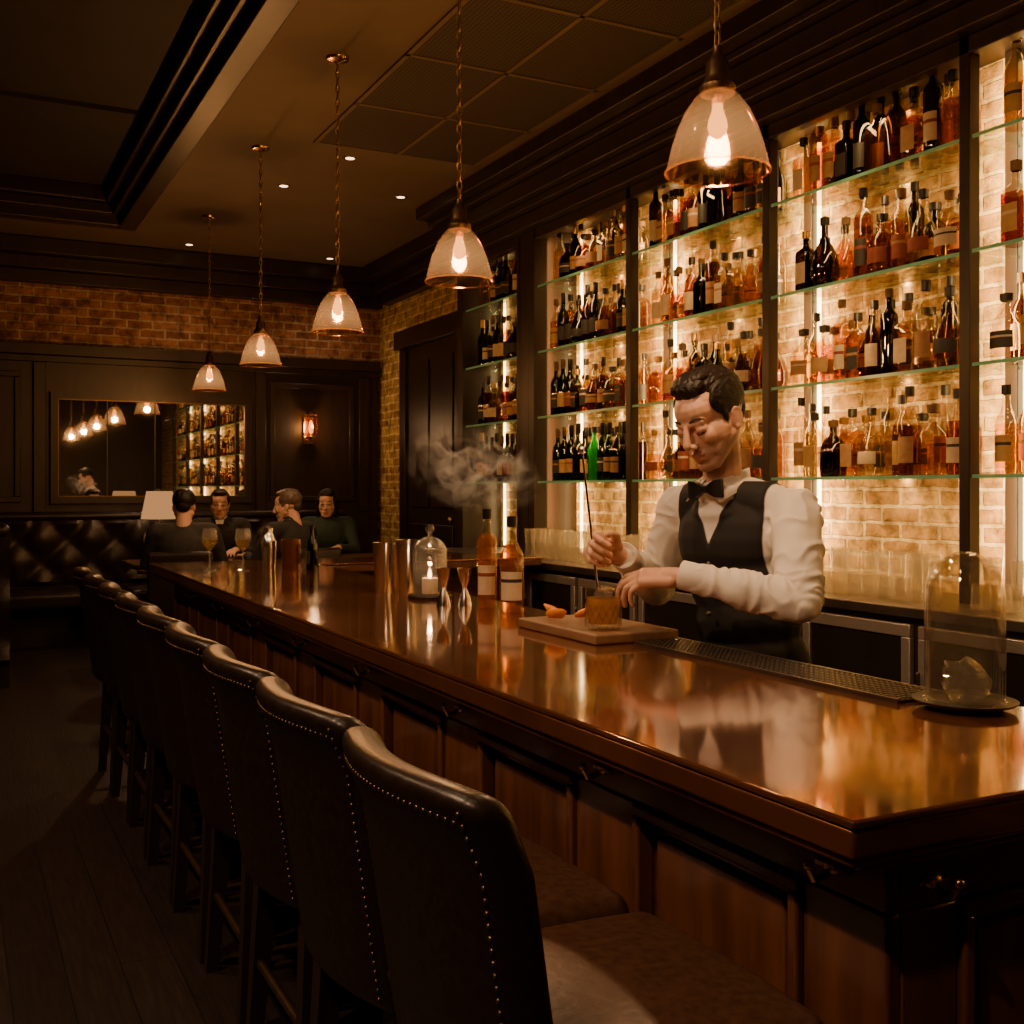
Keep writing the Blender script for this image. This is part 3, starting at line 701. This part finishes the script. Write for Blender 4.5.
# ------------------------------------------------------------------ people
def frame(o,x,z,s=1):
    x=V(x).normalized(); z=V(z); z=(z-x*z.dot(x)).normalized(); y=z.cross(x)
    return Matrix.Translation(V(o))@Matrix((x,y,z)).transposed().to_4x4()@Matrix.Scale(s,4)
def ss(a,b_,x):
    t=max(0,min(1,(x-a)/(b_-a))); return t*t*(3-2*t)
def head(par,M,sc,hairm,vox,style='short',closed=True,fine=True,neck=None,beard=False):
    b=MB(); A=dict(M=M)
    b.ell((-.015,0,.035),(.093,.073,.083),None,**A)
    b.ell((.022,0,-.03),(.062,.056,.076),None,**A)
    b.ell((.035,0,.035),(.052,.058,.05),None,**A)
    b.ell((.066,0,-.096),(.021,.023,.018),None,**A)
    b.ell((.048,0,-.066),(.038,.041,.036),None,**A)
    for s in (1,-1):
        b.cap((.004,s*.049,-.045),(.056,s*.020,-.092),.020,.019,M=M)
        b.cap((.020,s*.048,-.020),(.050,s*.034,-.060),.021,.019,M=M)
        b.ell((.022,s*.040,-.025),(.042,.027,.042),None,**A)
        b.cap((.070,s*.040,.016),(.080,s*.010,.014),.008,.009,M=M)
        b.ell((.057,s*.038,-.024),(.023,.019,.022),None,**A)
        b.ell((.094,s*.011,-.038),(.010,.0075,.008),None,**A)
        b.ell((.069,s*.031,-.002),(.015,.017,.012),None,**A)
        # ear: plate, helix and lobe lying against the head
        RE=Matrix.Rotation(s*-.35,3,'Z')@Matrix.Rotation(-.18,3,'Y')
        b.ell((-.011,s*.0705,-.012),(.0155,.0055,.0255),None,R=RE,**A)
        if fine:
            T=Matrix.Translation((-.012,s*.0735,-.010))@RE.to_4x4()
            pts=[M@(T@V((.0125*math.cos(a),0,.0235*math.sin(a)))) for a in [math.radians(20+k*25) for k in range(10)]]
            b.tube(pts,[.0038*sc]*10,None,8)
            b.ell((-.007,s*.072,-.033),(.0075,.005,.008),None,**A)
    b.cap((.086,0,.010),(.105,0,-.030),.0075,.0105,M=M)
    b.ell((.083,0,-.061),(.010,.023,.007),None,**A); b.ell((.081,0,-.073),(.010,.020,.007),None,**A)
    if neck: b.cap(M@V((-.018,0,-.045)),neck,.044*sc,.050*sc)
    else: b.cap((-.02,0,-.05),(-.035,0,-.17),.053,.058,M=M)
    ho=remesh(b,'head_skin',vox,5 if fine else 2,skin,par)
    Mi=M.inverted(); me=ho.data
    ab=me.attributes.new('beard','FLOAT','POINT'); al=me.attributes.new('lipmask','FLOAT','POINT')
    for i,v in enumerate(me.vertices):
        q=Mi@v.co
        l=ss(.0135,.0095,abs(q.z+.0662))*ss(.026,.018,abs(q.y))*ss(.076,.082,q.x)
        al.data[i].value=l*.8
        if beard:
            w=ss(-.030,-.058,q.z)*ss(-.035,.0,q.x)*ss(-.140,-.118,q.z)
            w=max(w,ss(.011,.005,abs(q.z+.050))*ss(.035,.02,abs(q.y))*ss(.07,.08,q.x))
            ab.data[i].value=w*.45*(1-l)
    b=MB()
    for s in (1,-1):
        if closed:
            b.tube([M@V((.0785,s*.018,-.009)),M@V((.0845,s*.027,-.0125)),M@V((.082,s*.036,-.012)),M@V((.074,s*.045,-.008))],[.0009*sc,.0014*sc,.0015*sc,.0009*sc],hairm,6)
        else:
            b.ell((.0735,s*.031,-.002),(.0125,.0125,.008),eyeW,seg=12,n=8,**A); b.ell((.082,s*.031,-.002),(.0045,.0055,.0055),eyeD,seg=10,n=6,**A)
            b.tube([M@V((.080,s*.018,.001)),M@V((.087,s*.030,.006)),M@V((.076,s*.046,.0))],.0018*sc,hairm,5)
        b.tube([M@V((.0850,s*.013,.021)),M@V((.0840,s*.026,.0262)),M@V((.0772,s*.039,.0265)),M@V((.067,s*.049,.020))],[.0020*sc,.0032*sc,.0028*sc,.0012*sc],browM,6)
    b.tube([M@V((.0860,-.016,-.0665)),M@V((.0900,0,-.0660)),M@V((.0860,.016,-.0665))],.0009*sc,browM,5)
    b.obj('face_features',parent=par)
    b=MB()
    b.ell((-.016,0,.078),(.082,.066,.048),None,**A)
    b.ell((-.04,0,.045),(.072,.075,.074),None,**A)
    b.ell((-.068,0,.008),(.034,.054,.058),None,**A)
    for s in (1,-1):
        b.ell((-.015,s*.061,.045),(.060,.017,.043),None,**A)
        b.ell((.016,s*.067,.016),(.009,.006,.026),None,**A)
    if style in('short','quiff'):
        b.ell((.036,.0,.096),(.038,.050,.022),None,R=Matrix.Rotation(.1,3,'Y'),**A)
        b.ell((.054,.004,.088),(.018,.040,.016),None,**A)
    if style=='quiff':
        b.ell((.008,.0,.110),(.058,.050,.017),None,**A)
        b.ell((.048,.008,.102),(.020,.034,.013),None,**A)
    if style=='long':
        b.ell((.030,.0,.080),(.040,.058,.034),None,**A)
        for s in (1,-1): b.cap((.015,s*.068,.03),(-.01,s*.078,-.13),.022,.020,M=M)
        b.cap((-.070,0,.02),(-.065,0,-.15),.055,.045,M=M)
    def dh(co,n):
        q=Mi@co; top=ss(.05,.09,q.z)
        return (noise.noise(V((q.x*35,q.y*170+noise.noise(q*40)*2,q.z*70)))*(.001+.0022*top)+noise.noise(q*40)*(.001+.003*top))*sc
    remesh(b,'hair',vox*.8,2,hairm,par,disp=dh)
def hand(par,M,side,curls,thumb,vox,name,spread=.06):
    b=MB()
    b.rbox((.048,0,0),(.046,.038,.014),.0135,None,nin=3,M=M)
    b.cap((-.035,0,0),(.02,0,0),.0235,.026,M=M)
    b.ell((.03,side*.024,-.008),(.032,.018,.016),None,M=M)
    ln=[(.042,.026,.021),(.046,.029,.022),(.043,.027,.021),(.034,.021,.018)]
    yb=[.029,.010,-.010,-.028]
    for k in range(4):
        pos=V((.088-.004*abs(k-1),side*yb[k],0)); ang=0; yaw=side*spread*(1.5-k)
        r=.0092 if k<3 else .008
        b.cap((.06,side*yb[k]*.8,0),pos,.011,.0105,M=M)
        for j in range(3):
            ang+=curls[k][j]
            d=V((math.cos(ang)*math.cos(yaw),math.cos(ang)*math.sin(yaw),-math.sin(ang)))
            q=pos+d*ln[k][j]; b.cap(pos,q,r-.0006*j,r-.0006*(j+1),M=M,seg=12); pos=q
    pos=V((.022,side*.030,-.006))
    for (d,L,r) in zip(thumb,(.040,.032,.026),(.0125,.0108,.0098)):
        d=V((d[0],side*d[1],d[2])).normalized(); q=pos+d*L; b.cap(pos,q,r,r-.0012,M=M,seg=12); pos=q
    return remesh(b,name,vox,2,skin,par)

bt=empty('bartender')
shR=V((1.985,2.76,1.255)); shL=V((2.085,2.355,1.25)); elR=V((1.985,2.88,1.0)); elL=V((1.965,2.20,1.015)); wrR=V((1.715,2.64,1.115)); wrL=V((1.775,2.405,1.075))
fw=V((-.965,-.263,0)).normalized(); rt=V((-.263,.965,0)).normalized()
B=MB()
Rb=Matrix.Rotation(math.atan2(.263,.965),3,'Z')
B.cap(shR+V((.0,-.03,-.005)),shL+V((0,.03,-.005)),.066,.066,None)
B.ell((2.035,2.555,1.17),(.118,.190,.15),None,R=Rb); B.ell((2.05,2.54,1.05),(.112,.168,.16),None,R=Rb)
B.ell((2.06,2.53,.93),(.114,.160,.15),None,R=Rb); B.ell((2.07,2.52,.82),(.125,.170,.13),None,R=Rb)
B.cap((2.01,2.555,1.27),(1.995,2.55,1.32),.105,.062,None)
B.cap((2.0,2.56,1.30),shR+V((0,-.02,.01)),.065,.055,None); B.cap((2.0,2.56,1.30),shL+V((0,.02,.01)),.065,.055,None)
for (s,e_,w,k) in ((shR,elR,wrR,0),(shL,elL,wrL,1)):
    B.cap(s,e_,.068,.056,None); B.cap(e_,w,.056,.036,None)
armax=[(shR,elR),(shL,elL),(elR,wrR),(elL,wrL)]
def segd(p,a,b_):
    d=b_-a; t_=max(0,min(1,(p-a).dot(d)/d.length_squared)); return (p-(a+d*t_)).length,t_,d.normalized()
def shw(co,n):
    best=min((segd(co,a,b_)+(i,) for i,(a,b_) in enumerate(armax)),key=lambda q:q[0])
    base=noise.noise(co*12)*.005
    if best[0]<.09:
        t_=best[1]; dd=best[2]; al=co.dot(dd)
        w=noise.noise(V((al*18+noise.noise(co*8)*2.2,co.x*9,co.y*9+co.z*6)))
        amp=.008*ss(.09,.075,best[0])
        bulge=.010*math.sin(math.pi*min(1,max(0,t_)))
        return base+amp*((1-abs(w)*2.2)**2-.35)+bulge*.5
    return base*.5
so=remesh(B,'shirt_and_vest',.0055,9,[cloth],bt,disp=shw)
me=so.data; cC=V((2.03,2.56,0))
def vm(c):
    d=c-cC; lx=d.x*fw.x+d.y*fw.y; ly=d.x*rt.x+d.y*rt.y
    val=.05
    lim=.150 if c.z>1.10 else .150+(1.10-c.z)*.35
    val=min(val,lim-abs(ly) if c.z>1.0 else .05)
    for (e_,w_,th) in ((elR,wrR,.10),(elL,wrL,.12)):
        if c.z<1.18 and (lx>th or abs(ly)>.19): val=min(val,segd(c,e_,w_)[0]-.080)
    if c.z<=1.06 and abs(ly)>.185:
        val=min(val,segd(c,shR,elR)[0]-.083,segd(c,shL,elL)[0]-.083)
    if lx>-.02: val=min(val,(abs(ly)-(c.z-1.155)*.42)*.9)
    val=min(val,(1.335-c.z)) 
    if c.z>1.28: val=min(val,abs(ly)-.062)
    return val
va=me.attributes.new('vest','FLOAT','POINT')
ns=[v.normal.copy() for v in me.vertices]
for i,v in enumerate(me.vertices):
    q=vm(v.co); va.data[i].value=max(-.02,min(.02,q))
    if q>0: v.co+=ns[i]*min(.006,q*.8)
B=MB()
for s in (1,-1):
    h=V((2.07,2.52,.82))+rt*s*.09; k_=h+V((-.02,0,-.40)); a_=V((h.x+.02,h.y,.08))
    B.cap(h,k_,.09,.065,None); B.cap(k_,a_,.064,.048,None)
B.ell((2.07,2.52,.80),(.125,.17,.11),None,R=Rb)
remesh(B,'trousers',.012,4,trous,bt)
B=MB()
for s in (1,-1):
    h=V((2.07,2.52,0))+rt*s*.09; B.rbox((h.x-.04,h.y,.045),(.14,.05,.045),.035,capK)
B.obj('shoes',parent=bt)
B=MB()
for s in (1,-1):
    base=V((1.915,2.530,1.298))
    vs=[V((2.02,2.555,1.375))+rt*s*.064, base+rt*s*.010+V((0,0,.036)), base+fw*.018+rt*s*.058+V((0,0,-.022)), V((2.00,2.552,1.328))+rt*s*.086]
    B.add([tuple(v) for v in vs],[(0,1,2,3)],shirt)
o=B.obj('collar_points',parent=bt); md=o.modifiers.new('t','SOLIDIFY'); md.thickness=.004
B=MB(); pr=[(.074,-.01),(.069,.02),(.063,.052),(.058,.052),(.062,.02),(.066,0)]
B.lathe(pr,m=shirt,seg=32,M=frame((1.990,2.55,1.305),(1,0,.42),(-.42,0,1))); B.obj('collar_band',parent=bt)
tie=frame((1.905,2.524,1.312),fw,(-.2,0,1))
B=MB()
for s in (1,-1):
    n=6; vs=[];
    for i in range(n+1):
        t_=i/n; yy=s*(.006+.052*t_); hh=.008+.018*math.sin(t_*math.pi*.55); th=.006+.006*math.sin(t_*math.pi)
        vs+= [tie@V((th,yy,hh)),tie@V((-th,yy,hh)),tie@V((-th,yy,-hh)),tie@V((th,yy,-hh))]
    fs=[]
    for i in range(n):
        for j in range(4): fs.append((4*i+j,4*i+(j+1)%4,4*i+4+(j+1)%4,4*i+4+j))
    fs+=[(0,1,2,3),(4*n+3,4*n+2,4*n+1,4*n)]
    B.add([tuple(v) for v in vs],fs,capK,True)
B.rbox((0,0,0),(.010,.010,.011),.005,capK,M=tie); B.obj('bow_tie',parent=bt)
B=MB()
for z in (1.10,1.03,.96): 
    B.ell(V((2.035,2.55,z))+fw*(.130),(.006,.008,.008),steelD,seg=10,n=6)
B.obj('vest_buttons',parent=bt)
for nm,e_,w in (('cuff_right',elR,wrR),('cuff_left',elL,wrL)):
    d=(w-e_).normalized(); B=MB(); B.lathe([(.030,-.035),(.0385,-.033),(.040,.0),(.0395,.034),(.037,.037),(.030,.034),(.020,.028)],m=shirt,seg=24,M=frame(w,d.orthogonal(),d)); B.obj(nm,parent=bt)
hf=V((-.88,-.16,-.42)); HM=frame((1.918,2.52,1.514),hf,(-.4,0,1),1.16)
head(bt,HM,1.16,hairD,.0030,'quiff',True,neck=V((1.985,2.548,1.31)),beard=True)
hx=V((-.95,-.18,.30))
hand(bt,frame(wrR+hx.normalized()*.045,hx,(0.15,1,.35),1.12),1,[(.75,1.0,.6),(.95,1.15,.7),(1.1,1.2,.7),(1.2,1.2,.7)],((.75,.5,-.45),(.9,.1,-.45),(.85,-.1,-.5)),.0032,'right_hand')
hx=V((-.76,.62,-.02))
hand(bt,frame(wrL+hx.normalized()*.045,hx,(-.05,-.45,.9),1.12),-1,[(.35,.55,.35),(.45,.6,.4),(.55,.7,.4),(.65,.75,.4)],((.7,.6,-.4),(.9,.3,-.45),(.9,.1,-.5)),.0032,'left_hand')

def diner(name,x,y,ang,cl,hairm,style,lean=0,turn=0):
    e=empty(name); M=Matrix.Translation((x,y,0))@Matrix.Rotation(ang,4,'Z')
    B=MB(); A=dict(M=M)
    B.ell((0,0,.56),(.14,.17,.13),None,**A); B.ell((.01+lean*.3,0,.75),(.12,.155,.17),None,**A); B.ell((.02+lean*.7,0,.93),(.125,.185,.16),None,**A)
    B.cap((lean,.17,1.02),(lean,-.17,1.02),.068,.068,M=M); B.cap((lean,0,1.03),(lean+.01,0,1.09),.085,.055,M=M)
    for s in (1,-1):
        B.cap((lean,s*.185,1.01),(lean+.10,s*.25,.80),.062,.05,M=M); B.cap((lean+.10,s*.25,.80),(.33,s*.14,.835),.048,.034,M=M)
        B.cap((0,s*.10,.53),(.42,s*.12,.53),.088,.066,M=M); B.cap((.42,s*.12,.53),(.42,s*.12,.1),.062,.042,M=M)
        B.ell((.47,s*.12,.045),(.13,.045,.043),None,**A)
    remesh(B,'clothes',.012,3,cl,e)
    B=MB(); B.lathe([(.06,0),(.055,.025),(.05,.025),(.055,0)],m=(shirt if style!='long' else cl),seg=16,M=M@Matrix.Translation((lean+.012,0,1.075)))
    if style!='long': B.add([tuple(M@V(v)) for v in ((lean+.09,.035,1.07),(lean+.09,-.035,1.07),(lean+.135,0,.93))],[(0,2,1)],shirt)
    B.obj('collar',parent=e)
    HM=M@Matrix.Translation((lean+.035,0,1.195))@Matrix.Rotation(turn,4,'Z')@Matrix.Rotation(.12,4,'Y')
    head(e,HM,1,hairm,.005,style,False,fine=False)
    for s in (1,-1):
        hm=M@frame((.35,s*.135,.835),(1,-s*.3,-.05),(0,0,1),1)
        hand(e,hm,-s,[(.2,.3,.2)]*4,((.75,.6,-.2),(.9,.3,-.2),(.9,.1,-.2)),.005,'hand')
    return e
diner('man_seated',1.42,7.72,math.radians(75),suit1,hairD,'short',.03)
diner('man_seated',1.97,9.10,math.radians(-105),suit2,hairD,'short',.03)
diner('man_seated',2.2,7.72,math.radians(120),suit2,hairB,'short',.04,.5)
diner('woman_seated',2.88,9.1,math.radians(-115),suit3,hairD,'long',.03)
b=MB(); b.rbox((2.15,8.42,.765),(1.0,.32,.018),.01,wood)
for x in (1.4,2.9): b.box(x-.04,x+.04,8.38,8.46,.04,.75,woodD); b.box(x-.05,x+.05,8.15,8.69,0,.04,woodD)
b.obj('dining_table')
wine(1.30,8.4,.784)
def chair(x,y,ang):
    b=MB(); M=Matrix.Translation((x,y,0))@Matrix.Rotation(ang,4,'Z')
    b.rbox((0,0,.41),(.22,.22,.035),.03,leather,M=M); b.rbox((-.235,0,.68),(.025,.21,.22),.024,leather,M=M)
    for sx in (1,-1):
        for sy in (1,-1): b.box(sx*.19-.02,sx*.19+.02,sy*.19-.02,sy*.19+.02,0,.38,woodD,M)
    b.obj('dining_chair')
chair(1.42,7.72,math.radians(75)); chair(1.97,9.10,math.radians(-105)); chair(2.2,7.72,math.radians(120)); chair(2.88,9.1,math.radians(-115))

# ------------------------------------------------------------------ smoke (real volume)
m,t,o=nt('smoke_volume')
tc=t.nodes.new('ShaderNodeTexCoord')
n1=t.nodes.new('ShaderNodeTexNoise'); n1.inputs['Scale'].default_value=10; n1.inputs['Detail'].default_value=4; n1.inputs['Distortion'].default_value=1.6
t.links.new(tc.outputs['Object'],n1.inputs['Vector'])
g=t.nodes.new('ShaderNodeTexGradient'); g.gradient_type='SPHERICAL'; mp2=t.nodes.new('ShaderNodeMapping'); mp2.inputs['Scale'].default_value=(1/.27,1/.16,1/.17)
t.links.new(tc.outputs['Object'],mp2.inputs[0]); t.links.new(mp2.outputs[0],g.inputs[0])
mr=t.nodes.new('ShaderNodeMapRange'); mr.inputs['From Min'].default_value=.5; mr.inputs['From Max'].default_value=.68; t.links.new(n1.outputs[0],mr.inputs[0])
mu=t.nodes.new('ShaderNodeMath'); mu.operation='MULTIPLY'; t.links.new(mr.outputs[0],mu.inputs[0]); t.links.new(g.outputs['Fac'],mu.inputs[1])
m3=t.nodes.new('ShaderNodeMath'); m3.operation='MULTIPLY'; m3.inputs[1].default_value=24; t.links.new(mu.outputs[0],m3.inputs[0])
vs_=t.nodes.new('ShaderNodeVolumeScatter'); vs_.inputs['Color'].default_value=(.9,.88,.85,1); vs_.inputs['Anisotropy'].default_value=.2; t.links.new(m3.outputs[0],vs_.inputs['Density'])
t.links.new(vs_.outputs[0],o.inputs['Volume'])
b=MB(); b.ell((0,0,0),(.27,.16,.17),m,seg=20,n=12); so_=b.obj('smoke_wisp'); so_.location=(1.74,3.72,1.385); so_.rotation_euler=(0,.25,math.radians(-27))

# ------------------------------------------------------------------ world & camera
w=D.worlds.new('World'); SC.world=w; w.use_nodes=True
w.node_tree.nodes['Background'].inputs[0].default_value=(1,.6,.35,1); w.node_tree.nodes['Background'].inputs[1].default_value=.004
cam=D.cameras.new('camera'); co=D.objects.new('camera',cam); SC.collection.objects.link(co)
co.location=(0,0,1.31); co.rotation_euler=(math.radians(90),0,math.radians(-27.06)); cam.lens=36*1100/1024; cam.sensor_width=36; cam.shift_y=-22/1024; cam.clip_start=.02
SC.camera=co
